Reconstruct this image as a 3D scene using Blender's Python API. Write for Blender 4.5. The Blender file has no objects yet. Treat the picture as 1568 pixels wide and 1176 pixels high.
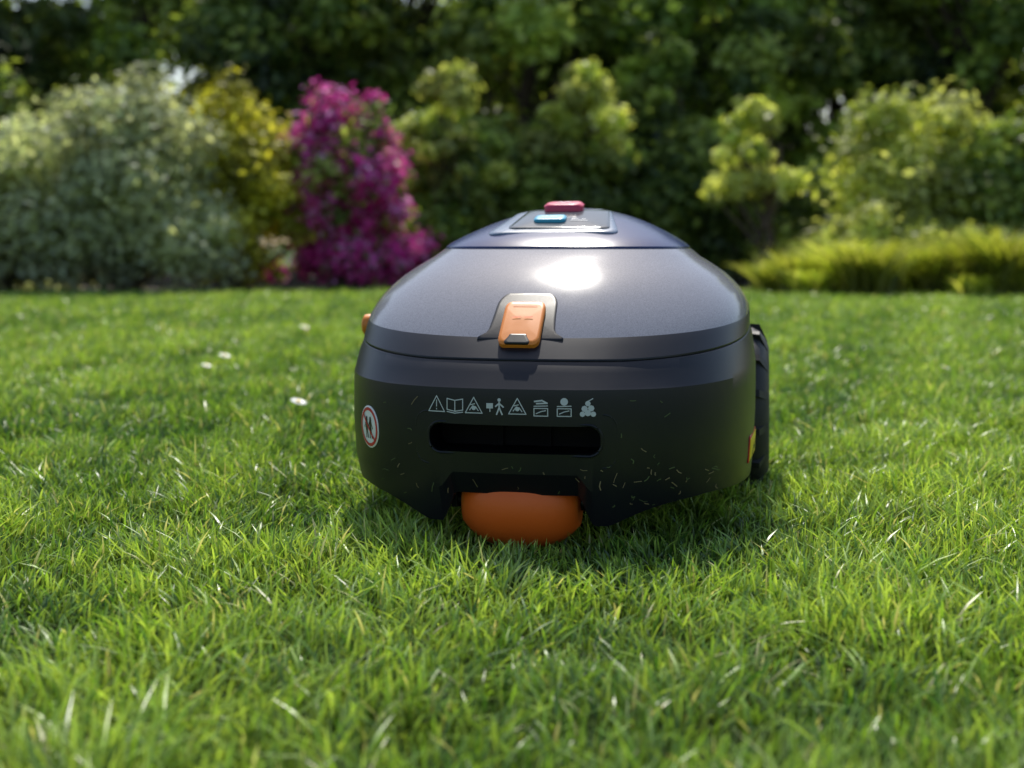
import bpy, bmesh, math
import numpy as np
from mathutils import Vector, Matrix
from mathutils.bvhtree import BVHTree
rng=np.random.default_rng(7)
scene=bpy.context.scene
R=math.radians
F=1100.0; CH=0.30
ZF=1.22
# ------------------------------------------------------------ helpers
def link(o,parent=None):
    scene.collection.objects.link(o)
    if parent is not None: o.parent=parent
    return o
def newmat(name):
    m=bpy.data.materials.new(name); m.use_nodes=True
    nt=m.node_tree; b=nt.nodes['Principled BSDF']
    return m,nt,b
def N(nt,t,**k):
    n=nt.nodes.new(t)
    for a,v in k.items(): setattr(n,a,v)
    return n
def plastic(name,col,rough=.4,bump=0.0,scale=900,metal=0,coat=0,var=.12,spec=.5):
    m,nt,b=newmat(name)
    b.inputs['Base Color'].default_value=(*col,1); b.inputs['Roughness'].default_value=rough
    b.inputs['Specular IOR Level'].default_value=spec
    b.inputs['Metallic'].default_value=metal; b.inputs['Coat Weight'].default_value=coat
    tc=N(nt,'ShaderNodeTexCoord'); no=N(nt,'ShaderNodeTexNoise'); no.inputs['Scale'].default_value=35; no.inputs['Detail'].default_value=5
    nt.links.new(tc.outputs['Object'],no.inputs['Vector'])
    mr=N(nt,'ShaderNodeMapRange'); mr.inputs[1].default_value=.3; mr.inputs[2].default_value=.75
    mr.inputs[3].default_value=rough*(1-var); mr.inputs[4].default_value=rough*(1+var)
    nt.links.new(no.outputs['Fac'],mr.inputs[0]); nt.links.new(mr.outputs[0],b.inputs['Roughness'])
    if bump>0:
        n2=N(nt,'ShaderNodeTexNoise'); n2.inputs['Scale'].default_value=scale; n2.inputs['Detail'].default_value=2
        nt.links.new(tc.outputs['Object'],n2.inputs['Vector'])
        bp=N(nt,'ShaderNodeBump'); bp.inputs['Strength'].default_value=bump; bp.inputs['Distance'].default_value=.0005
        nt.links.new(n2.outputs['Fac'],bp.inputs['Height']); nt.links.new(bp.outputs['Normal'],b.inputs['Normal'])
    return m
def leafmat(name,trans=.35,gloss=.05,rough=.5,tint=(1.35,1.25,.6)):
    m=bpy.data.materials.new(name); m.use_nodes=True; nt=m.node_tree; nt.nodes.clear()
    out=N(nt,'ShaderNodeOutputMaterial'); at=N(nt,'ShaderNodeAttribute',attribute_name='Col')
    d=N(nt,'ShaderNodeBsdfDiffuse'); t=N(nt,'ShaderNodeBsdfTranslucent'); g=N(nt,'ShaderNodeBsdfGlossy'); g.inputs['Roughness'].default_value=rough
    mx=N(nt,'ShaderNodeMixShader'); mx.inputs[0].default_value=trans; m2=N(nt,'ShaderNodeMixShader'); m2.inputs[0].default_value=gloss
    nt.links.new(at.outputs['Color'],d.inputs['Color'])
    hs=N(nt,'ShaderNodeMix',data_type='RGBA',blend_type='MULTIPLY'); hs.inputs[0].default_value=1
    hs.inputs[7].default_value=(*tint,1)
    nt.links.new(at.outputs['Color'],hs.inputs[6]); nt.links.new(hs.outputs[2],t.inputs['Color'])
    nt.links.new(d.outputs[0],mx.inputs[1]); nt.links.new(t.outputs[0],mx.inputs[2])
    nt.links.new(mx.outputs[0],m2.inputs[1]); nt.links.new(g.outputs[0],m2.inputs[2]); nt.links.new(m2.outputs[0],out.inputs['Surface'])
    return m
def npmesh(name,V,loops,starts,mats,col=None,matidx=None,smooth=False):
    me=bpy.data.meshes.new(name)
    me.vertices.add(len(V)); me.vertices.foreach_set('co',np.ascontiguousarray(V,dtype=np.float32).ravel())
    me.loops.add(len(loops)); me.loops.foreach_set('vertex_index',np.ascontiguousarray(loops,dtype=np.int32))
    me.polygons.add(len(starts)); me.polygons.foreach_set('loop_start',np.ascontiguousarray(starts,dtype=np.int32))
    for m in mats: me.materials.append(m)
    if matidx is not None: me.polygons.foreach_set('material_index',np.ascontiguousarray(matidx,dtype=np.int32))
    if smooth: me.polygons.foreach_set('use_smooth',np.ones(len(starts),dtype=bool))
    me.update(calc_edges=True)
    if col is not None:
        a=me.color_attributes.new('Col','FLOAT_COLOR','POINT')
        c=np.ones((len(V),4),dtype=np.float32); c[:,:3]=col
        a.data.foreach_set('color',c.ravel())
    return me
def pymesh(name,V,Fc,mats,parent=None,matidx=None,smooth=True,sharp=35):
    me=bpy.data.meshes.new(name); me.from_pydata([tuple(v) for v in V],[],Fc)
    for m in mats: me.materials.append(m)
    if matidx is not None: me.polygons.foreach_set('material_index',matidx)
    if smooth:
        me.polygons.foreach_set('use_smooth',[True]*len(me.polygons)); me.update()
        me.set_sharp_from_angle(angle=R(sharp))
    o=bpy.data.objects.new(name,me); return link(o,parent)

# ------------------------------------------------------------ camera
cam=bpy.data.cameras.new('camera'); co=bpy.data.objects.new('camera',cam); link(co)
cam.sensor_width=36; cam.lens=F/1024*36*ZF; cam.shift_y=-112/1024*ZF; cam.clip_start=.02; cam.clip_end=2000
co.location=(0,0,CH); co.rotation_euler=(R(90),0,0)
cam.dof.use_dof=True; cam.dof.focus_distance=1.30; cam.dof.aperture_fstop=4.8
scene.camera=co
# ------------------------------------------------------------ light
EL=54; AZ=1
w=bpy.data.worlds.new('World'); scene.world=w; w.use_nodes=True; nt=w.node_tree
bg=nt.nodes['Background']; sk=N(nt,'ShaderNodeTexSky'); sk.sky_type='NISHITA'; sk.sun_disc=False
sk.sun_elevation=R(EL); sk.sun_rotation=R(AZ); sk.air_density=1.2; sk.dust_density=1.8; sk.ozone_density=1.0
nt.links.new(sk.outputs[0],bg.inputs[0]); bg.inputs[1].default_value=.15
su=bpy.data.lights.new('sun','SUN'); su.energy=5; su.angle=R(.5); su.color=(1,.95,.86)
so=bpy.data.objects.new('sun',su); link(so)
L=Vector((math.sin(R(AZ))*math.cos(R(EL)),math.cos(R(AZ))*math.cos(R(EL)),math.sin(R(EL))))
so.rotation_euler=L.to_track_quat('Z','Y').to_euler(); so.location=L*20
scene.view_settings.view_transform='Standard'; scene.view_settings.look='None'; scene.view_settings.exposure=0

# ------------------------------------------------------------ ground
m,nt,b=newmat('turf_soil'); tc=N(nt,'ShaderNodeTexCoord'); n1=N(nt,'ShaderNodeTexNoise'); n1.inputs['Scale'].default_value=60; n1.inputs['Detail'].default_value=6
nt.links.new(tc.outputs['Object'],n1.inputs['Vector']); cr=N(nt,'ShaderNodeValToRGB')
cr.color_ramp.elements[0].position=.35; cr.color_ramp.elements[0].color=(.012,.022,.005,1); cr.color_ramp.elements[1].position=.7; cr.color_ramp.elements[1].color=(.055,.10,.018,1)
nt.links.new(n1.outputs['Fac'],cr.inputs[0]); nt.links.new(cr.outputs[0],b.inputs['Base Color']); b.inputs['Roughness'].default_value=.9; b.inputs['Specular IOR Level'].default_value=.1
pymesh('lawn_ground',[(-600,-50,0),(600,-50,0),(600,1500,0),(-600,1500,0)],[(0,1,2,3)],[m],smooth=False)
def edgeY(x): return 8.9-0.075*x*x*np.exp(-0.02*x*x)-.12*np.sin(x*1.7)
m,nt,b=newmat('bed_soil'); tc=N(nt,'ShaderNodeTexCoord'); n1=N(nt,'ShaderNodeTexNoise'); n1.inputs['Scale'].default_value=12; n1.inputs['Detail'].default_value=8
nt.links.new(tc.outputs['Object'],n1.inputs['Vector']); cr=N(nt,'ShaderNodeValToRGB')
cr.color_ramp.elements[0].color=(.012,.009,.006,1); cr.color_ramp.elements[1].color=(.05,.038,.025,1)
nt.links.new(n1.outputs['Fac'],cr.inputs[0]); nt.links.new(cr.outputs[0],b.inputs['Base Color']); b.inputs['Roughness'].default_value=.95
xs=np.linspace(-14,14,120); V=[(x,float(edgeY(x)),.004) for x in xs]+[(x,30,.004) for x in xs]
pymesh('garden_bed_soil',V,[(i,i+1,120+i+1,120+i) for i in range(119)],[m],smooth=False)

# ------------------------------------------------------------ lawn grass
def lf(x,y,s=1.0,seed=0):
    r=np.random.default_rng(seed); o=np.zeros_like(x)
    for k in range(7):
        a=r.uniform(0,6.28); f=r.uniform(.6,2.2)*s; o+=np.sin((x*np.cos(a)+y*np.sin(a))*f*6.28+r.uniform(0,6.28))
    return o/7**.5
def sample(n,d0,d1):
    D=rng.uniform(d0,d1,n*3); wd=1.0*D+.6
    keep=rng.uniform(0,1,len(D))<wd/(1.0*d1+.6); D=D[keep][:n]
    X=(rng.uniform(-.5,.5,len(D)))*(1.0*D+.6); return X,D
parts=[]
for (d0,d1,dens,wid,hh) in [(.55,1.1,38000,.0019,.028),(1.1,2.0,38000,.0020,.028),(2.0,3.2,20000,.0027,.030),(3.2,5.2,9000,.004,.032),(5.2,9.1,4200,.0062,.034)]:
    area=(d1-d0)*(1.0*(d0+d1)/2+.6); n=int(area*dens); X,Y=sample(n,d0,d1); parts.append((X,Y,np.full(len(X),wid),np.full(len(X),hh)))
X=np.concatenate([p[0] for p in parts]);Y=np.concatenate([p[1] for p in parts]);W=np.concatenate([p[2] for p in parts]);H=np.concatenate([p[3] for p in parts])
k=Y<edgeY(X)-.02; X,Y,W,H=X[k],Y[k],W[k],H[k]; n=len(X)
cl=lf(X,Y,2.2,1); cl2=lf(X,Y,7,2)
H=H*(1+.22*cl+.22*cl2)*rng.uniform(.45,1.35,n); H=np.maximum(H,.008); W=W*rng.uniform(.7,1.45,n)
press=np.exp(-(((X-.005)/.085)**4+((Y-1.30)/.065)**4)); H=H*(1-.4*press)
ld=lf(X,Y,3,3)*2.5+rng.normal(0,1.6,n); lean=np.abs(rng.normal(.6,.42,n))*H
dx,dy=np.cos(ld),np.sin(ld)
fa=rng.uniform(0,6.28,n); wx,wy=np.cos(fa)*W/2,np.sin(fa)*W/2
def P(t,wf):
    cx=X+dx*lean*t**1.8; cy=Y+dy*lean*t**1.8; cz=H*(t-.22*t*t*(lean/H))
    return np.stack([cx-wx*wf,cy-wy*wf,cz],1),np.stack([cx+wx*wf,cy+wy*wf,cz],1)
a0,b0=P(0,.8);a1,b1=P(.4,1);a2,b2=P(.75,.75);t1,_=P(1,0)
V=np.stack([a0,b0,a1,b1,a2,b2,t1],1).reshape(-1,3)
base=(np.arange(n)*7)[:,None]
loops=(base+np.array([[0,1,3,2, 2,3,5,4, 4,5,6]])).ravel()
starts=((np.arange(n)*11)[:,None]+np.array([[0,4,8]])).ravel()
g1=np.array([.20,.365,.045]);g2=np.array([.40,.57,.11]);g3=np.array([.055,.15,.024]);straw=np.array([.64,.64,.32])
u=rng.uniform(0,1,n)[:,None]; mixv=np.clip(.44+.30*cl[:,None]+.18*lf(X,Y,.35,9)[:,None]+rng.normal(0,.30,n)[:,None],0,1)
c=g3*(1-mixv)+g2*mixv; c=np.where(u<.25,g1,c); c=np.where(u>.96,straw,c); c=c*rng.uniform(.6,1.35,(n,1))
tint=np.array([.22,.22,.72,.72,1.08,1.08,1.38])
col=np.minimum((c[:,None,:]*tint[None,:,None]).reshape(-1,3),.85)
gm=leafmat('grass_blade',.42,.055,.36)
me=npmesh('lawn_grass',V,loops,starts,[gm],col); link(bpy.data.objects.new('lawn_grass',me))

# ------------------------------------------------------------ foliage
leafM=leafmat('foliage_leaf',.55,.03,.45,(1.4,1.4,.7)); petalM=leafmat('petal',.45,.02,.6,(1.1,1.1,1.1))
barkM,nt,b=newmat('bark'); tc=N(nt,'ShaderNodeTexCoord'); n1=N(nt,'ShaderNodeTexNoise'); n1.inputs['Scale'].default_value=25; n1.inputs['Detail'].default_value=6
nt.links.new(tc.outputs['Object'],n1.inputs['Vector']); cr=N(nt,'ShaderNodeValToRGB'); cr.color_ramp.elements[0].color=(.03,.022,.015,1); cr.color_ramp.elements[1].color=(.15,.11,.08,1)
nt.links.new(n1.outputs['Fac'],cr.inputs[0]); nt.links.new(cr.outputs[0],b.inputs['Base Color']); b.inputs['Roughness'].default_value=.9
def tube(pts,rad,ns=7):
    V=[];Fc=[]
    for i,p in enumerate(pts):
        p=Vector(p); t=(Vector(pts[min(i+1,len(pts)-1)])-Vector(pts[max(i-1,0)])).normalized()
        a=t.orthogonal().normalized(); bb=t.cross(a)
        for k in range(ns):
            an=6.2832*k/ns; V.append(p+(a*math.cos(an)+bb*math.sin(an))*rad[i])
    for i in range(len(pts)-1):
        for k in range(ns): Fc.append((i*ns+k,i*ns+(k+1)%ns,(i+1)*ns+(k+1)%ns,(i+1)*ns+k))
    return V,Fc
def limb(p0,p1,r0,r1,r,wob=.08,k=6):
    p0=np.array(p0,float);p1=np.array(p1,float);L_=np.linalg.norm(p1-p0)
    pts=[p0+(p1-p0)*t+(r.normal(0,wob*L_*.35,3) if 0<t<1 else 0)*math.sin(3.14*t) for t in np.linspace(0,1,k)]
    return tube(pts,np.linspace(r0,r1,k))
def plant(name,loc,clumps,nleaf,size,pal,seed,stems=None,elong=1.8,droop=0.0,petals=None,dark=.5,mats=None):
    r=np.random.default_rng(seed); C=np.array(clumps,float); K=len(C)
    pw=C[:,3]**2; pw/=pw.sum(); ci=r.choice(K,nleaf,p=pw)
    d=r.normal(0,1,(nleaf,3)); d/=np.linalg.norm(d,axis=1)[:,None]; rad=r.uniform(0,1,nleaf)**.45
    rad=rad*np.where(r.uniform(0,1,nleaf)<.25,1.45,1)
    pos=C[ci,:3]+d*(rad*C[ci,3])[:,None]*np.array([1,1,.8]); pos[:,2]=np.maximum(pos[:,2],.02)
    nrm=d*.8+np.array([0,-.2,.7])+r.normal(0,.55,(nleaf,3)); nrm/=np.linalg.norm(nrm,axis=1)[:,None]
    tg=np.cross(nrm,r.normal(0,1,(nleaf,3))); tg[:,2]-=droop; tg/=np.linalg.norm(tg,axis=1)[:,None]+1e-9
    bt=np.cross(nrm,tg); s=size*r.uniform(.6,1.4,nleaf)
    a=tg*(s*elong/2)[:,None]; bb=bt*(s/2)[:,None]
    V=np.stack([pos-a,pos+bb*1.0-a*.1,pos+a,pos-bb-a*.1],1).reshape(-1,3)
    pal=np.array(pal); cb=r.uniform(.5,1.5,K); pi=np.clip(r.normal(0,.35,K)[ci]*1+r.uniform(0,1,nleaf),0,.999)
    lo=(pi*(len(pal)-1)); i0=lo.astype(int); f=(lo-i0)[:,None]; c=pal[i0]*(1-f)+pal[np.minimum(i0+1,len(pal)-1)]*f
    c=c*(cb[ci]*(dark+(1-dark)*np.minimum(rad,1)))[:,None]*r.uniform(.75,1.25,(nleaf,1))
    mi=np.zeros(nleaf,int)
    if petals is not None:
        frac,pp=petals; fl=(r.uniform(0,1,K)<frac)[ci]&(rad>.45)&(r.uniform(0,1,nleaf)<.85)
        pp=np.array(pp); c[fl]=pp[r.integers(0,len(pp),fl.sum())]*r.uniform(.75,1.2,(fl.sum(),1)); mi[fl]=1
    c=np.minimum(c,.85)
    col=np.repeat(c,4,0); loops=np.arange(nleaf*4); starts=np.arange(nleaf)*4
    Vs=[V];cols=[col];Ls=[loops];Ss=[starts];Ms=[mi]; nv=len(V); nl=nleaf*4
    for (sv,sf) in (stems or []):
        sv=np.array([tuple(q) for q in sv]); sf=np.array(sf)
        Vs.append(sv); cols.append(np.full((len(sv),3),.05)); Ls.append((sf+nv).ravel()); Ss.append(nl+np.arange(len(sf))*4); Ms.append(np.full(len(sf),2)); nv+=len(sv); nl+=sf.size
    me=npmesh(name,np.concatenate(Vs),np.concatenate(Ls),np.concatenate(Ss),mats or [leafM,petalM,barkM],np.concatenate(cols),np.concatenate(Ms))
    o=bpy.data.objects.new(name,me); link(o); o.location=loc; return o
def bush(name,x,y,rx,ry,h,K,nl,size,pal,seed,rc=.28,**kw):
    r=np.random.default_rng(seed); cl=[]
    for i in range(K):
        a=r.uniform(0,6.283); ph=r.uniform(.0,1)**.8; rr=math.sqrt(max(0,1-ph*ph*.9))*r.uniform(.5,1.12)
        cl.append((math.cos(a)*rr*rx,math.sin(a)*rr*ry,.12+ph*(h-rc*.6)*r.uniform(.8,1.12),rc*r.uniform(.45,1.3)))
    for i in range(K//3): cl.append((r.uniform(-.5,.5)*rx,r.uniform(-.5,.5)*ry,r.uniform(.15,.75)*h,rc*1.3))
    st=[limb((r.normal(0,.06),r.normal(0,.06),0),c_[:3],.022,.006,r) for c_ in cl[:14]]
    return plant(name,(x,y,0),cl,nl,size,pal,seed+1,stems=st,**kw)
def tree(name,x,y,h,cr,trunk,nl,size,pal,seed,K=34,lowest=.3,rcf=.34,**kw):
    r=np.random.default_rng(seed); cl=[];st=[]
    top=(r.normal(0,.1),r.normal(0,.1),h*.8)
    st.append(limb((0,0,-.02),top,trunk,trunk*.3,r,.1,9))
    for i in range(K):
        a=r.uniform(0,6.283); t=r.uniform(lowest,1); env=math.sin(min(1,(1.08-t)/.75)*1.57)
        rr=cr*env*r.uniform(.35,1.05); c_=(math.cos(a)*rr,math.sin(a)*rr,h*t,cr*rcf*r.uniform(.5,1.3)); cl.append(c_)
        if i%2==0:
            z0=h*max(.15,t-.28); st.append(limb((top[0]*z0/h,top[1]*z0/h,z0),c_[:3],trunk*.38,trunk*.08,r))
    return plant(name,(x,y,0),cl,nl,size,pal,seed+1,stems=st,**kw)
KX=5.937e-4
def XW(px,D): return (px-784)*KX*D
sage=[(.34,.38,.25),(.50,.54,.37),(.64,.66,.49),(.40,.45,.30)]
yg=[(.34,.36,.035),(.56,.54,.06),(.70,.64,.09)]
dk=[(.05,.085,.022),(.13,.20,.045),(.28,.35,.075)]
md=[(.12,.19,.04),(.27,.37,.075),(.48,.55,.13)]
lt=[(.34,.42,.08),(.58,.62,.16),(.76,.80,.30)]
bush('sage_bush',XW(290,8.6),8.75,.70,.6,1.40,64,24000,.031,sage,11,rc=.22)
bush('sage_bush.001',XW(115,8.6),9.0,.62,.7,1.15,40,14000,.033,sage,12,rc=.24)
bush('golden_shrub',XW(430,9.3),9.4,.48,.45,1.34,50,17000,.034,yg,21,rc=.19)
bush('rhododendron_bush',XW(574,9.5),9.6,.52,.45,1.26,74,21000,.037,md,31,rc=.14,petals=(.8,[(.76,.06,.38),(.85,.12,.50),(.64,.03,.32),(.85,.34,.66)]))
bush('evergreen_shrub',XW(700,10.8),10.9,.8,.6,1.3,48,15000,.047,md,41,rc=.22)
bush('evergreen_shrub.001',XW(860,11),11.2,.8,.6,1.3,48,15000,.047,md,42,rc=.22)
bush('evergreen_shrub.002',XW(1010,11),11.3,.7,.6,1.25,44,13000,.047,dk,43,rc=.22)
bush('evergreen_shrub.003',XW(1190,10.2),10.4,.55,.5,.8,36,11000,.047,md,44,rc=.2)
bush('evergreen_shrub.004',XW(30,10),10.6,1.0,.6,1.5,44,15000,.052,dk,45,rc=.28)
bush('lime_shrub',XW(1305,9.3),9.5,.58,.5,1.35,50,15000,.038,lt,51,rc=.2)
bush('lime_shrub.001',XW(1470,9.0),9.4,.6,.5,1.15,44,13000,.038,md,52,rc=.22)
bush('spiraea_shrub',XW(1235,8.6),8.8,.3,.25,.42,26,6500,.028,lt,61,rc=.11)
bush('spiraea_shrub.001',XW(1330,8.6),8.7,.34,.25,.36,26,6500,.028,lt,62,rc=.11)
def grassclump(name,x,y,rx,ry,h,n,pal,seed):
    r=np.random.default_rng(seed); K=9; kc=np.stack([r.uniform(-1,1,K)*rx,r.uniform(-1,1,K)*ry],1); kh=r.uniform(.35,1.25,K); ki=r.integers(0,K,n)
    X=kc[ki,0]+r.normal(0,.05,n);Y=kc[ki,1]+r.normal(0,.05,n); H=h*kh[ki]*r.uniform(.6,1.15,n); dd=r.uniform(0,6.283,n); ln=H*r.uniform(.2,.9,n); W=.007*r.uniform(.7,1.5,n)
    fa=r.uniform(0,6.283,n); wx,wy=np.cos(fa)*W,np.sin(fa)*W
    def PP(t,wf):
        cx=X+np.cos(dd)*ln*t**2;cy=Y+np.sin(dd)*ln*t**2;cz=H*(t-.3*t*t)
        return np.stack([cx-wx*wf,cy-wy*wf,cz],1),np.stack([cx+wx*wf,cy+wy*wf,cz],1)
    A0,B0=PP(0,.7);A1,B1=PP(.4,1);A2,B2=PP(.75,.7);T,_=PP(1,0)
    V=np.stack([A0,B0,A1,B1,A2,B2,T],1).reshape(-1,3); base=(np.arange(n)*7)[:,None]
    loops=(base+np.array([[0,1,3,2,2,3,5,4,4,5,6]])).ravel(); st=((np.arange(n)*11)[:,None]+np.array([[0,4,8]])).ravel()
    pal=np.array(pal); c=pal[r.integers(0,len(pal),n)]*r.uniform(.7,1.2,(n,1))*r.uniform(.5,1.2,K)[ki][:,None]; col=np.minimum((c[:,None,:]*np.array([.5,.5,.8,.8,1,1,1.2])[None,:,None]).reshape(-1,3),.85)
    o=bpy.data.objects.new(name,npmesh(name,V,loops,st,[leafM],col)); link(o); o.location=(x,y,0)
ygr=[(.44,.50,.06),(.62,.66,.11),(.74,.74,.20),(.28,.38,.06)]
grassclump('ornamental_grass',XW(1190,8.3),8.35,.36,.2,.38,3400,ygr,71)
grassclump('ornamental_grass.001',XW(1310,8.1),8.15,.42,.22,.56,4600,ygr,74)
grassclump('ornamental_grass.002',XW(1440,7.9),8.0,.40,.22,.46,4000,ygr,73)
specs=[(90,13.5,4.6,1.5,dk),(330,14.5,5.0,1.7,md),(520,13,4.2,1.3,dk),(650,14.5,4.8,1.6,md),(800,13,4.2,1.4,md),(930,14.5,5.0,1.7,md),(1060,12.8,3.9,1.3,md),(1190,14,4.8,1.6,dk),(1340,13,4.3,1.4,md),(1500,14,4.8,1.6,lt)]
for i,(px,D,h,cr_,pal) in enumerate(specs):
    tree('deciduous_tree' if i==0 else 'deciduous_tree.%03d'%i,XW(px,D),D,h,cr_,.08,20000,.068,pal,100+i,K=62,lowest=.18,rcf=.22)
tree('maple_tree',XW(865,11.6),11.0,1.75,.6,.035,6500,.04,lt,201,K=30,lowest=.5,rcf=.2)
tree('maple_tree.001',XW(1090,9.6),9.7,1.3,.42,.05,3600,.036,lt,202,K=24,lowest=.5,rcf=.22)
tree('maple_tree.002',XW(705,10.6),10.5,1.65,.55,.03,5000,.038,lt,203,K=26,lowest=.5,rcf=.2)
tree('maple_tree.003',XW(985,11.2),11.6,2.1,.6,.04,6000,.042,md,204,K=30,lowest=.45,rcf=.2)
r=np.random.default_rng(5); hc=[]
for i in range(460):
    hc.append((r.uniform(-13,13),r.uniform(-.5,.5),r.uniform(0,3.6)+.25*math.sin(i),.45*r.uniform(.6,1.3)))
plant('hedge',(0,17.2,0),hc,70000,.125,dk,6)

# ------------------------------------------------------------ robotic lawn mower
mower=bpy.data.objects.new('robotic_lawn_mower',None); link(mower)
mower.location=(0.005,1.27,0); mower.rotation_euler=(0,0,R(-10.5))
NU=480
rows=[
(.055,.022,.568,.2155,2.6),(.080,.008,.574,.2185,2.6),(.120,.001,.579,.2205,2.58),(.155,.000,.580,.2210,2.55),(.1655,.001,.580,.2208,2.55),(.1675,.003,.579,.2195,2.55),
(.180,.015,.575,.2170,2.55),(.1892,.024,.572,.2145,2.55),(.1900,.0252,.570,.2135,2.55),(.1903,.0268,.566,.2120,2.55),(.1909,.0268,.566,.2120,2.55),(.1912,.0252,.570,.2138,2.55),(.1925,.0258,.569,.2143,2.55),
(.203,.038,.567,.2142,2.5),(.212,.050,.565,.2130,2.5),(.224,.067,.562,.2090,2.5),(.236,.0855,.558,.2035,2.5),(.248,.105,.552,.1955,2.5),(.260,.1255,.545,.1860,2.5),(.270,.144,.538,.1765,2.5),(.280,.1635,.530,.166,2.55),(.290,.185,.520,.1550,2.65),(.298,.204,.512,.1455,2.75),
(.2985,.2058,.508,.1435,2.8),(.2993,.2058,.508,.1435,2.8),(.3010,.207,.506,.1430,2.8),(.306,.216,.502,.137,2.75),(.313,.236,.492,.1260,2.65),(.320,.258,.482,.1130,2.6),(.327,.280,.472,.0990,2.5),(.333,.301,.463,.0850,2.4),(.339,.322,.452,.068,2.3),(.344,.345,.440,.048,2.2),(.3475,.366,.425,.027,2.1)]
def ring(row,inset=0):
    z,sf,sr,w_,n_=row; a=(sr-sf)/2-inset; sc=(sr+sf)/2; w_=w_-inset; th=np.linspace(0,2*math.pi,NU,endpoint=False)
    c,s=np.cos(th),np.sin(th)
    y=sc-a*np.sign(c)*np.abs(c)**(2/n_); x=w_*np.sign(s)*np.abs(s)**(2/n_)
    return x,y,z
def zbot(x,y):
    ax=abs(x+.005); front=max(0,min(1,(.16-y)/.08))
    base=.057-.008*min(1,max(0,(y-.1)/.2))
    if ax<.062: f=.062
    elif ax<.074: f=.062-.029*((ax-.062)/.012)**.8
    elif ax<.088: f=.033
    else: f=base-(base-.033)*math.exp(-((ax-.088)/.040)**1.3)
    return base*(1-front)+f*front
def rise(ri,y):
    return .085*max(0,y-.04)*min(1,max(0,(ri-3)/3))*(1 if ri<14 else max(0,1-(ri-14)/7))*(1 if y<.3 else max(.4,1-(y-.3)*2))
V=[];Fc=[]
for ri,row in enumerate(rows):
    x,y,z=ring(row)
    for i in range(NU):
        zz=z
        if ri<3:
            k=[1,.55,.15][ri]; zz=z+(zbot(x[i],y[i])-.055)*k
        zz+=rise(ri,y[i])
        V.append((x[i],y[i],zz))
nr=len(rows)
for ri in range(nr-1):
    for i in range(NU):
        j=(i+1)%NU; Fc.append((ri*NU+i,ri*NU+j,(ri+1)*NU+j,(ri+1)*NU+i))
ti=len(V); V.append((0,.396,.3495))
for i in range(NU): Fc.append(((nr-1)*NU+i,(nr-1)*NU+(i+1)%NU,ti))
b1=len(V); x,y,z=ring(rows[0],.006)
for i in range(NU): V.append((x[i],y[i],zbot(x[i],y[i])+.0005))
b2=len(V)
for i in range(NU): V.append((x[i]*.97,.29+(y[i]-.29)*.97,.095))
bc=len(V); V.append((0,.29,.095))
for i in range(NU):
    j=(i+1)%NU; Fc.append((i,b1+i,b1+j,j)); Fc.append((b1+i,b2+i,b2+j,b1+j)); Fc.append((b2+i,bc,b2+j))
bvh=BVHTree.FromPolygons([Vector(v) for v in V],Fc)
m,nt,b=newmat('mower_shell')
at=N(nt,'ShaderNodeAttribute',attribute_name='panel'); cap=N(nt,'ShaderNodeAttribute',attribute_name='cap')
gt=N(nt,'ShaderNodeMath',operation='GREATER_THAN'); gt.inputs[1].default_value=0; nt.links.new(at.outputs['Fac'],gt.inputs[0])
gc=N(nt,'ShaderNodeMath',operation='GREATER_THAN'); gc.inputs[1].default_value=.5; nt.links.new(cap.outputs['Fac'],gc.inputs[0])
tc=N(nt,'ShaderNodeTexCoord'); vz=N(nt,'ShaderNodeTexVoronoi'); vz.inputs['Scale'].default_value=1500; nt.links.new(tc.outputs['Object'],vz.inputs['Vector'])
fl=N(nt,'ShaderNodeMix',data_type='RGBA'); fl.inputs[6].default_value=(.165,.168,.200,1); fl.inputs[7].default_value=(.28,.285,.325,1)
nt.links.new(vz.outputs['Color'],fl.inputs[0])
mx=N(nt,'ShaderNodeMix',data_type='RGBA'); mx.inputs[6].default_value=(.0090,.0095,.0145,1); nt.links.new(gt.outputs[0],mx.inputs[0]); nt.links.new(fl.outputs[2],mx.inputs[7])
mc=N(nt,'ShaderNodeMix',data_type='RGBA'); mc.inputs[7].default_value=(.020,.034,.12,1); nt.links.new(gc.outputs[0],mc.inputs[0]); nt.links.new(mx.outputs[2],mc.inputs[6])
nt.links.new(mc.outputs[2],b.inputs['Base Color'])
mr=N(nt,'ShaderNodeMapRange'); mr.inputs[3].default_value=.34; mr.inputs[4].default_value=.12; nt.links.new(gt.outputs[0],mr.inputs[0])
ns=N(nt,'ShaderNodeTexNoise'); ns.inputs['Scale'].default_value=14; ns.inputs['Detail'].default_value=8; ns.inputs['Roughness'].default_value=.65; nt.links.new(tc.outputs['Object'],ns.inputs['Vector'])
sm=N(nt,'ShaderNodeMapRange'); sm.inputs[1].default_value=.45; sm.inputs[2].default_value=.75; sm.inputs[3].default_value=0; sm.inputs[4].default_value=.03; nt.links.new(ns.outputs['Fac'],sm.inputs[0])
mr2=N(nt,'ShaderNodeMix'); mr2.inputs[3].default_value=.22; nt.links.new(gc.outputs[0],mr2.inputs[0]); nt.links.new(mr.outputs[0],mr2.inputs[2])
ad=N(nt,'ShaderNodeMath',operation='ADD'); nt.links.new(mr2.outputs[0],ad.inputs[0]); nt.links.new(sm.outputs[0],ad.inputs[1]); nt.links.new(ad.outputs[0],b.inputs['Roughness'])
b.inputs['Specular IOR Level'].default_value=.38
n2=N(nt,'ShaderNodeTexNoise'); n2.inputs['Scale'].default_value=1300; nt.links.new(tc.outputs['Object'],n2.inputs['Vector'])
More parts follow.
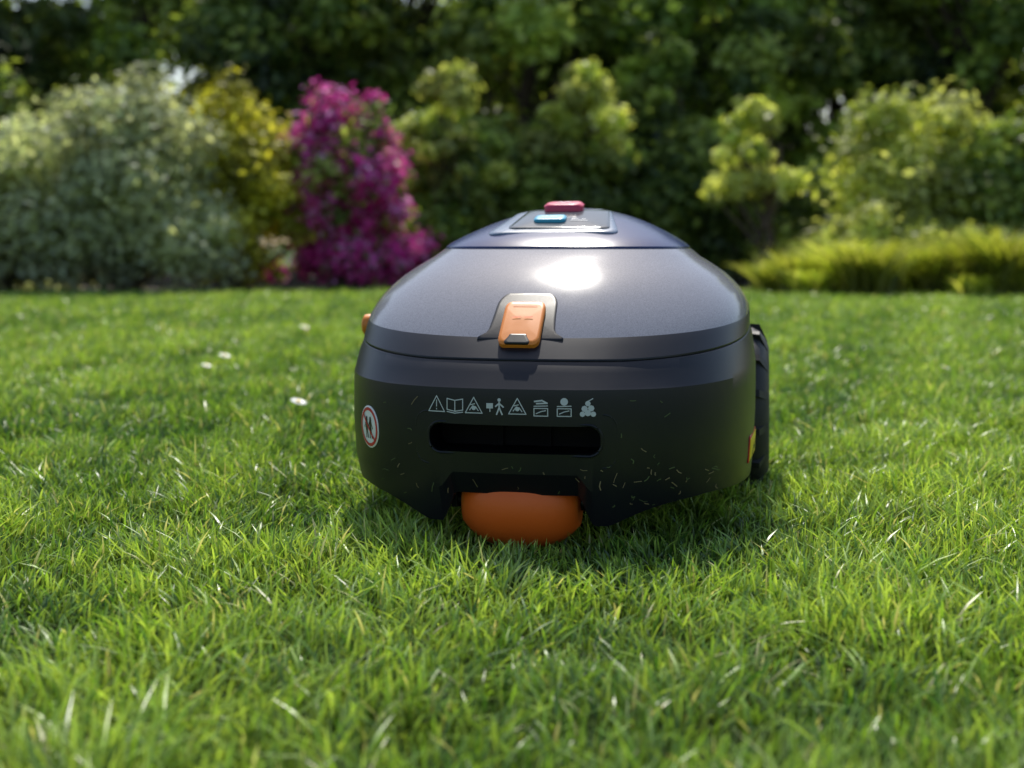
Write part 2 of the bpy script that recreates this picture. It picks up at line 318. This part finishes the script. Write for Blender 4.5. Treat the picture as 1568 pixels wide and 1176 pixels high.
bp=N(nt,'ShaderNodeBump'); bp.inputs['Strength'].default_value=.06; bp.inputs['Distance'].default_value=.0004; nt.links.new(n2.outputs['Fac'],bp.inputs['Height']); nt.links.new(bp.outputs['Normal'],b.inputs['Normal'])
m_shell=m
m_black=plastic('black_plastic',(.010,.0105,.014),.36,.1,1200,spec=.35)
m_in=plastic('dark_recess',(.003,.003,.004),.5,spec=.1)
m_or=plastic('orange_plastic',(.80,.24,.025),.38,.05)
m_or2=plastic('orange_wheel_rubber',(.85,.14,.015),.5,.3,260)
m_red=plastic('red_button',(.60,.03,.10),.3); m_cy=plastic('cyan_button',(.03,.36,.55),.3)
m_fr=plastic('panel_frame',(.15,.20,.29),.28); m_gl=plastic('panel_glass',(.07,.085,.10),.15,spec=.4)
m_ink=plastic('print_white',(.55,.57,.61),.5); m_wh=plastic('sticker_white',(.8,.8,.8),.4); m_sr=plastic('sticker_red',(.60,.02,.03),.4); m_ye=plastic('sticker_yellow',(.85,.60,.02),.4); m_bk=plastic('ink_black',(.01,.01,.01),.4)
m_tyre=plastic('tyre_rubber',(.018,.018,.02),.6,.3,300)
body=pymesh('shell',V,Fc,[m_shell,m_in],mower)
bm=bmesh.new(); bm.from_mesh(body.data); bmesh.ops.recalc_face_normals(bm,faces=bm.faces); bm.to_mesh(body.data); bm.free()
def prism(outline,y0,y1,name,axis='y'):
    n=len(outline); 
    if axis=='y': V=[(p[0],y0,p[1]) for p in outline]+[(p[0],y1,p[1]) for p in outline]
    else: V=[(y0,p[0],p[1]) for p in outline]+[(y1,p[0],p[1]) for p in outline]
    Fc=[tuple(range(n))[::-1],tuple(range(n,2*n))]+[(i,(i+1)%n,n+(i+1)%n,n+i) for i in range(n)]
    o=pymesh(name,V,Fc,[m_shell,m_in],None,smooth=False)
    bm=bmesh.new(); bm.from_mesh(o.data); bmesh.ops.recalc_face_normals(bm,faces=bm.faces)
    for f in bm.faces: f.material_index=1
    bm.to_mesh(o.data); bm.free(); return o
def rrect(cx,cz,hw,hh,r,k=8,top=None):
    pts=[]
    for qx,qz,a0 in [(1,1,0),(-1,1,90),(-1,-1,180),(1,-1,270)]:
        for i in range(k+1):
            a=R(a0+90*i/k); w2=hw if (top is None or qz<0) else top
            pts.append((cx+qx*(w2-r)+math.cos(a)*r,cz+qz*(hh-r)+math.sin(a)*r))
    return pts
SX=-.005
slot=rrect(SX,.1175,.083,.0135,.0115,10)
cut=[prism(slot,-.05,.06,'cut')]
circ=[(.44+.117*math.cos(6.2832*i/64),.104+.117*math.sin(6.2832*i/64)) for i in range(64)]
cut.append(prism(circ,.178,.30,'cut2','x')); cut.append(prism(circ,-.30,-.178,'cut3','x'))
for c_ in cut:
    c_.parent=mower
    md_=body.modifiers.new('b','BOOLEAN'); md_.operation='DIFFERENCE'; md_.object=c_; md_.solver='EXACT'
bpy.context.view_layer.update()
dg=bpy.context.evaluated_depsgraph_get(); nm=bpy.data.meshes.new_from_object(body.evaluated_get(dg)); body.modifiers.clear(); body.data=nm
for c_ in cut: bpy.data.objects.remove(c_)
co_=np.zeros(len(nm.vertices)*3,dtype=np.float32); nm.vertices.foreach_get('co',co_); co_=co_.reshape(-1,3)
x,y,z=co_.T
zb=.2105+.075*np.maximum(0,y-.04); a_=z-zb; b_=(.36-y-.25*np.maximum(0,z-.25))*.6; rr=.022
q=np.hypot(np.maximum(rr-a_,0),np.maximum(rr-b_,0)); pan=np.where((a_>-.05),rr-q,-.05)
at_=nm.attributes.new('panel','FLOAT','POINT'); at_.data.foreach_set('value',pan.astype(np.float32))
at_=nm.attributes.new('cap','FLOAT','POINT'); at_.data.foreach_set('value',(z>.2984).astype(np.float32))
nm.polygons.foreach_set('use_smooth',[True]*len(nm.polygons)); nm.update(); nm.set_sharp_from_angle(angle=R(17))
class Pj:
    def __init__(s,o,d,r,u): s.o,s.d,s.r,s.u=Vector(o),Vector(d).normalized(),Vector(r).normalized(),Vector(u).normalized()
    def __call__(s,a,b,off=0):
        p=s.o+s.r*a+s.u*b; h=bvh.ray_cast(p,s.d)
        if h[0] is None: return p+s.d*.6
        n_=h[1] if h[1].dot(s.d)<0 else -h[1]
        return h[0]+n_*off
front=Pj((0,-.5,0),(0,1,0),(1,0,0),(0,0,1)); topp=Pj((0,0,.8),(0,0,-1),(1,0,0),(0,1,0))
LX=-.006
frontL=Pj((LX,-.5,0),(0,1,0),(1,0,0),(0,0,1))
def patch(name,outl,pj,off,mat,edge=.003,bev=.0012,K=10):
    c=np.mean(outl,0); V=[pj(c[0],c[1],off)];Fc=[];n=len(outl)
    sc=[(i+1)/K*1.0 for i in range(K)]
    for t in sc:
        for p in outl:
            d=np.array(p)-c; L_=np.linalg.norm(d); e=d*(max(0,(L_-bev))/L_)*t+c; V.append(pj(e[0],e[1],off))
    for p in outl: V.append(pj(p[0],p[1],off-bev*.8))
    for p in outl: V.append(pj(p[0],p[1],off-edge-bev))
    for i in range(n): Fc.append((0,1+i,1+(i+1)%n))
    for k in range(K+1):
        for i in range(n):
            j=(i+1)%n; Fc.append((1+k*n+i,1+(k+1)*n+i,1+(k+1)*n+j,1+k*n+j))
    return pymesh(name,V,Fc,[mat],mower,sharp=50)
def stroke(lines,pj,wd,off,V,Fc):
    for ln in lines:
        for (p,q_) in zip(ln[:-1],ln[1:]):
            p=np.array(p);q_=np.array(q_);d=q_-p;L_=np.linalg.norm(d)
            if L_<1e-6: continue
            d/=L_; nn=np.array([-d[1],d[0]])*wd/2; p2=p-d*wd*.35;q2=q_+d*wd*.35; b0=len(V)
            for e in (p2-nn,q2-nn,q2+nn,p2+nn): V.append(pj(e[0],e[1],off))
            Fc.append((b0,b0+1,b0+2,b0+3))
def fillp(poly,pj,off,V,Fc):
    b0=len(V)
    for e in poly: V.append(pj(e[0],e[1],off))
    Fc.append(tuple(range(b0,b0+len(poly))))
def circ2(cx,cy,r,k=10): return [(cx+r*math.cos(6.2832*i/k),cy+r*math.sin(6.2832*i/k)) for i in range(k+1)]
tongue=[]
for i in range(13):
    a=R(180*i/12); tongue.append(((.018 if math.cos(a)>0.01 else (-.018 if math.cos(a)<-.01 else 0))+.013*math.cos(a),.240+.013*math.sin(a)))
tongue+=[(-.032,.228),(-.0335,.218),(-.037,.2125),(-.043,.2108),(-.043,.2085),(.043,.2085),(.043,.2108),(.037,.2125),(.0335,.218),(.032,.228)]
patch('latch_surround',tongue,frontL,.0009,m_black,edge=.003,bev=.0008,K=14)
patch('latch',rrect(0,.2215,.0205,.0195,.006,6),frontL,.006,m_or,edge=.007,bev=.0018,K=10)
patch('latch_notch',rrect(-.001,.2062,.0125,.0042,.002,4,top=.009),frontL,.0066,m_bk,edge=.002,bev=.0003,K=4)
Vv=[];Ff=[]
stroke([[(-.010,.2255),(-.002,.2258)],[(.002,.2255),(.010,.2258)],[(-.012,.2365),(.012,.2365)]],frontL,.0006,.0068,Vv,Ff)
pymesh('latch_print',Vv,Ff,[m_or2],mower,smooth=False)
rim=rrect(SX,.1175,.0845,.0150,.013,10)
pts=[front(p[0],p[1],.0002) for p in rim]; pts.append(pts[0]); pts.append(pts[1]); 
v_,f_=tube(pts,[.0014]*len(pts),8); pymesh('slot_rim',v_,f_,[m_black],mower)
rim2=rrect(SX,.1165,.098,.0255,.012,10); pts=[front(p[0],p[1],-.0008) for p in rim2]; pts+=pts[:2]
v_,f_=tube(pts,[.0012]*len(pts),8); pymesh('slot_surround',v_,f_,[m_black],mower)
Vv=[];Ff=[]
def box(V,Fc,c,h):
    b0=len(V)
    for sx in(-1,1):
        for sy in(-1,1):
            for sz in(-1,1): V.append((c[0]+sx*h[0],c[1]+sy*h[1],c[2]+sz*h[2]))
    for f in [(0,1,3,2),(4,6,7,5),(0,4,5,1),(2,3,7,6),(0,2,6,4),(1,5,7,3)]: Fc.append(tuple(b0+k for k in f))
for xx in (-.03,.018): box(Vv,Ff,(xx,.0575,.1175),(.006,.002,.0134))
pymesh('slot_backing',Vv,Ff,[m_in],mower,smooth=False)
Vv=[];Ff=[]; wd=.0009; zc=.1490; hs=.0085
xsI=[q_-.0015 for q_ in [-.079,-.060,-.041,-.020,.0015,.024,.046,.068]]
def tri(cx): return [(cx-hs*.98,zc-hs*.8),(cx+hs*.98,zc-hs*.8),(cx,zc+hs*.95),(cx-hs*.98,zc-hs*.8)]
OFF=.0004
for k,cx in enumerate(xsI):
    S=lambda ls,w_=wd: stroke(ls,front,w_,OFF,Vv,Ff)
    if k==0: S([tri(cx),[(cx,zc+.004),(cx,zc-.002)],[(cx,zc-.004),(cx,zc-.0048)]])
    elif k==1: S([[(cx,zc-.006),(cx-.008,zc-.0045),(cx-.008,zc+.006),(cx,zc+.0045),(cx+.008,zc+.006),(cx+.008,zc-.0045),(cx,zc-.006),(cx,zc+.0045)],[(cx-.008,zc-.0065),(cx,zc-.0078),(cx+.008,zc-.0065)]])
    elif k in(2,4): S([tri(cx),[(cx-.004,zc-.004),(cx-.001,zc),(cx+.002,zc-.001),(cx+.0045,zc-.0045)],[(cx-.003,zc+.001),(cx+.001,zc+.002)]]); fillp(circ2(cx,zc-.002,.0022,8)[:-1],front,OFF,Vv,Ff)
    elif k==3:
        fillp(circ2(cx+.004,zc+.0062,.0017,8)[:-1],front,OFF,Vv,Ff); S([[(cx+.004,zc+.004),(cx+.004,zc-.001),(cx+.0015,zc-.0075)],[(cx+.004,zc-.001),(cx+.0068,zc-.0075)],[(cx+.004,zc+.003),(cx+.0005,zc)],[(cx+.004,zc+.003),(cx+.008,zc-.0005)]],.0014)
        fillp([(cx-.0085,zc-.002),(cx-.002,zc-.002),(cx-.002,zc+.003),(cx-.0085,zc+.003)],front,OFF,Vv,Ff); S([[(cx-.005,zc-.002),(cx-.005,zc-.005)]])
    elif k in (5,6):
        S([[(cx-.0065,zc-.0082),(cx+.0065,zc-.0082),(cx+.0065,zc-.001),(cx-.0065,zc-.001),(cx-.0065,zc-.0082)],[(cx-.0045,zc-.006),(cx,zc-.004),(cx+.0045,zc-.003)],[(cx-.0065,zc+.001),(cx+.0065,zc+.0015)]])
        if k==5: S([[(cx-.006,zc+.0055),(cx+.001,zc+.0065),(cx+.006,zc+.004)],[(cx-.004,zc+.0035),(cx+.006,zc+.004)]],.0014)
        else: fillp(circ2(cx,zc+.0055,.0036,12)[:-1],front,OFF,Vv,Ff)
    else:
        for (dx_,dz_,r_) in [(0,.004,.0026),(-.003,-.001,.003),(.003,-.0005,.003),(-.005,-.006,.0026),(.0,-.005,.003),(.005,-.006,.0026)]:
            fillp(circ2(cx+dx_,zc+dz_,r_,8)[:-1],front,OFF+.0001*abs(dx_)*100+.0002*(dz_>0),Vv,Ff)
        S([[(cx,zc+.006),(cx+.0045,zc+.0085)]])
pymesh('safety_icons',Vv,Ff,[m_ink],mower,smooth=False)
d=Vector((.62,.78,0)).normalized(); rt=Vector((d.y,-d.x,0)); c0=Vector((-.156,.075,.118))-d*.4
pj=Pj(c0,d,rt,(0,0,1))
patch('warning_sticker',circ2(0,0,.0215,28)[:-1],pj,.0007,m_wh,edge=.0008,bev=.0002,K=6)
Vv=[];Ff=[]; stroke([circ2(0,0,.0182,36)],pj,.003,.0011,Vv,Ff); stroke([[(-.0125,.0125),(-.004,.004),(.004,-.004),(.0125,-.0125)]],pj,.0022,.0014,Vv,Ff); pymesh('sticker_ring',Vv,Ff,[m_sr],mower,smooth=False)
Vv=[];Ff=[]
for dx_ in(-.0045,.0045):
    fillp(circ2(dx_,.0085,.0022,8)[:-1],pj,.0010,Vv,Ff); stroke([[(dx_,.006),(dx_,-.002)]],pj,.005,.0010,Vv,Ff); stroke([[(dx_-.001,-.002),(dx_-.002,-.011)],[(dx_+.001,-.002),(dx_+.0025,-.011)]],pj,.0018,.0010,Vv,Ff); stroke([[(dx_-.002,.005),(dx_-.005,-.001)],[(dx_+.002,.005),(dx_+.005,-.001)]],pj,.0014,.0010,Vv,Ff)
pymesh('sticker_figures',Vv,Ff,[m_bk],mower,smooth=False)
pj=Pj((.5,.225,.085),(-1,0.05,0),(0.05,1,0),(0,0,1))
patch('warning_label',rrect(0,0,.044,.0145,.003,4),pj,.0012,m_sr,edge=.0008,bev=.0002,K=5)
patch('warning_label_face',rrect(0,0,.041,.012,.002,4),pj,.0018,m_ye,edge=.0005,bev=.0002,K=5)
Vv=[];Ff=[]; stroke([[(-.026,-.006),(-.010,.002),(0,-.003),(.012,.004),(.026,.001)]],pj,.003,.0022,Vv,Ff); pymesh('warning_label_print',Vv,Ff,[m_bk],mower,smooth=False)
patch('display_frame',rrect(-.006,.305,.074,.057,.014,8,top=.058),topp,.0022,m_fr,edge=.003,bev=.0015,K=12)
patch('display_glass',rrect(.0,.306,.058,.046,.008,8,top=.049),topp,.0032,m_gl,edge=.002,bev=.0006,K=12)
patch('stop_button',rrect(-.004,.338,.023,.013,.009,8),topp,.011,m_red,edge=.009,bev=.003,K=6)
patch('start_button',rrect(-.013,.288,.0185,.0105,.006,8),topp,.0065,m_cy,edge=.004,bev=.0015,K=6)
Vv=[];Ff=[]
stroke([[(.012,.290),(.019,.290)],[(.024,.290),(.027,.290)],[(.012,.284),(.030,.284)]],topp,.0016,.0036,Vv,Ff)
stroke([[(-.012,.337),(-.008,.342),(-.004,.337),(.000,.342),(.004,.337)]],topp,.002,.0115,Vv,Ff); stroke([[(-.022,.288),(-.016,.288)],[(-.012,.288),(-.006,.288)]],topp,.002,.0070,Vv,Ff)
pymesh('display_print',Vv,Ff,[m_ink],mower,smooth=False)
pj=Pj((.6,.40,.292),(-1,0,-.6),(0,1,0),(0,0,1)); patch('side_accent',rrect(0,0,.03,.004,.003,4),pj,.002,m_or,edge=.002,bev=.0008,K=5)
def lathe(name,prof,c,axis_x,mat,seg=48,parent=mower):
    V=[];Fc=[];n=len(prof)
    for k in range(seg):
        a=6.28318*k/seg
        for (xx,rr) in prof: V.append((c[0]+xx,c[1]+rr*math.cos(a),c[2]+rr*math.sin(a)))
    for k in range(seg):
        k2=(k+1)%seg
        for i in range(n-1): Fc.append((k*n+i,k*n+i+1,k2*n+i+1,k2*n+i))
    return pymesh(name,V,Fc,[mat],parent,sharp=40)
lathe('adjust_knob',[(-.239,0),(-.239,.009),(-.2365,.0125),(-.226,.0135),(-.2235,.0125),(-.2235,0)],(0.002,.285,.208),1,m_or)
lathe('knob_collar',[(-.2232,0),(-.2232,.010),(-.205,.0105),(-.205,0)],(0.002,.285,.208),1,m_black)
pr=[(-.0595,0),(-.0590,.014),(-.0580,.021)]
for i in range(33):
    t=-1+2*i/32; pr.append((.0575*t,.023+.0235*(1-abs(t)**2.8)))
pr+=[(.0580,.021),(.0590,.014),(.0595,0)]
lathe('front_wheel',pr,(-.006,.064,.0485),1,m_or2,64)
lathe('front_axle',[(-.07,0),(-.07,.008),(.07,.008),(.07,0)],(-.006,.064,.0485),1,m_black,20)
Vv=[];Ff=[]
for sx in(-1,1): box(Vv,Ff,(-.006+sx*.067,.064,.072),(.003,.012,.030))
pymesh('wheel_fork',Vv,Ff,[m_black],mower,smooth=False)
for sx,nm_ in((1,'rear_wheel_r'),(-1,'rear_wheel_l')):
    wp=[(.190,0),(.190,.085),(.193,.096),(.198,.099),(.216,.099),(.225,.095),(.232,.086),(.2365,.074),(.2365,.066),(.230,.060),(.228,.030),(.234,.026),(.235,0)]
    o=lathe(nm_,[(sx*a,b_) for a,b_ in wp],(0,.44,.102),1,m_tyre,64)
    Vv=[];Ff=[]
    for k in range(14):
        a=6.2832*(k+.3)/14; b0=len(Vv)
        for (xx,rr,ta) in [(.194,.094,-.055),(.194,.094,.055),(.194,.103,-.04),(.194,.103,.04),(.235,.080,-.055+.05),(.235,.080,.055+.05),(.225,.102,-.04+.05),(.225,.102,.04+.05)]:
            Vv.append((sx*xx,.44+rr*math.cos(a+ta),.103+rr*math.sin(a+ta)))
        for f in [(0,1,3,2),(4,6,7,5),(0,4,5,1),(2,3,7,6),(0,2,6,4),(1,5,7,3)]: Ff.append(tuple(b0+q for q in f))
    o2=pymesh(nm_+'_lugs',Vv,Ff,[m_tyre],mower,smooth=False)
Vv=[];Ff=[];mi=[]
rc=np.random.default_rng(77)
m_cl1=plastic('clipping_green',(.09,.12,.045),.7); m_cl2=plastic('clipping_straw',(.24,.185,.10),.8)
pts=[(rc.normal(.125,.05),rc.normal(.078,.016)) for _ in range(26)]+[(rc.uniform(-.18,.20),rc.uniform(.050,.09)) for _ in range(46)]+[(rc.uniform(-.19,.19),rc.uniform(.055,.16)) for _ in range(10)]+[(-.108,.122),(-.112,.108),(.105,.155)]
for (a,b_) in pts:
    if b_<.048 or abs(a)>.2 or (abs(a+.005)<.09 and .098<b_<.165): continue
    if front(a,b_)[1]>.12: continue
    an=rc.uniform(0,3.14); L_=rc.uniform(.0015,.0085)*rc.uniform(.5,1.3); n0=len(Ff); ww=rc.uniform(.0005,.0010)
    mid=(a+math.cos(an)*L_/2+rc.normal(0,.0007),b_+math.sin(an)*L_/2+rc.normal(0,.0007))
    stroke([[(a,b_),mid,(a+math.cos(an)*L_,b_+math.sin(an)*L_)]],front,ww,.0006,Vv,Ff); mi+=[int(rc.uniform()<.5)]*(len(Ff)-n0)
pymesh('grass_clippings',Vv,Ff,[m_cl1,m_cl2],mower,matidx=mi,smooth=False)
def daisy(name,x,y,h,s=1):
    V=[];Fc=[];mi=[]
    for k in range(14):
        a=6.2832*k/14; b0=len(V)
        for rr,da,zz in [(.0015,-.3,0),(.008,-.2,.001),(.011,0,.0015),(.008,.2,.001),(.0015,.3,0)]: V.append((rr*s*math.cos(a+da),rr*s*math.sin(a+da),h+zz+.0004*(k%2)))
        Fc.append(tuple(range(b0,b0+5))); mi.append(0)
    for lv,(rr,zz) in enumerate([(.0035,.0018),(.0022,.0034)]):
        for k in range(10): V.append((rr*s*math.cos(.6283*k),rr*s*math.sin(.6283*k),h+zz))
    b0=len(V)-20
    for k in range(10): Fc.append((b0+k,b0+(k+1)%10,b0+10+(k+1)%10,b0+10+k)); mi.append(1)
    Fc.append(tuple(range(b0+10,b0+20))); mi.append(1)
    sv,sf=tube([(0,0,0),(.002,0,h*.5),(0,0,h)],[.0009]*3,5); b0=len(V); V+=sv; Fc+=[tuple(b0+q for q in f) for f in sf]; mi+=[2]*len(sf)
    o=pymesh(name,V,Fc,[m_wh,m_ye,m_cl1],None,matidx=mi,smooth=False); o.location=(x,y,0); o.rotation_euler=(R(18),0,1)
daisy('daisy',XW(509,2.28),2.28,.040,1.4); daisy('daisy.001',XW(418,3.2),3.2,.044,1.4); daisy('daisy.002',XW(395,2.95),2.95,.042,1.1); daisy('daisy.003',XW(519,4.3),4.3,.047,1.5); daisy('daisy.004',XW(1320,2.9),2.9,.042,1.0)
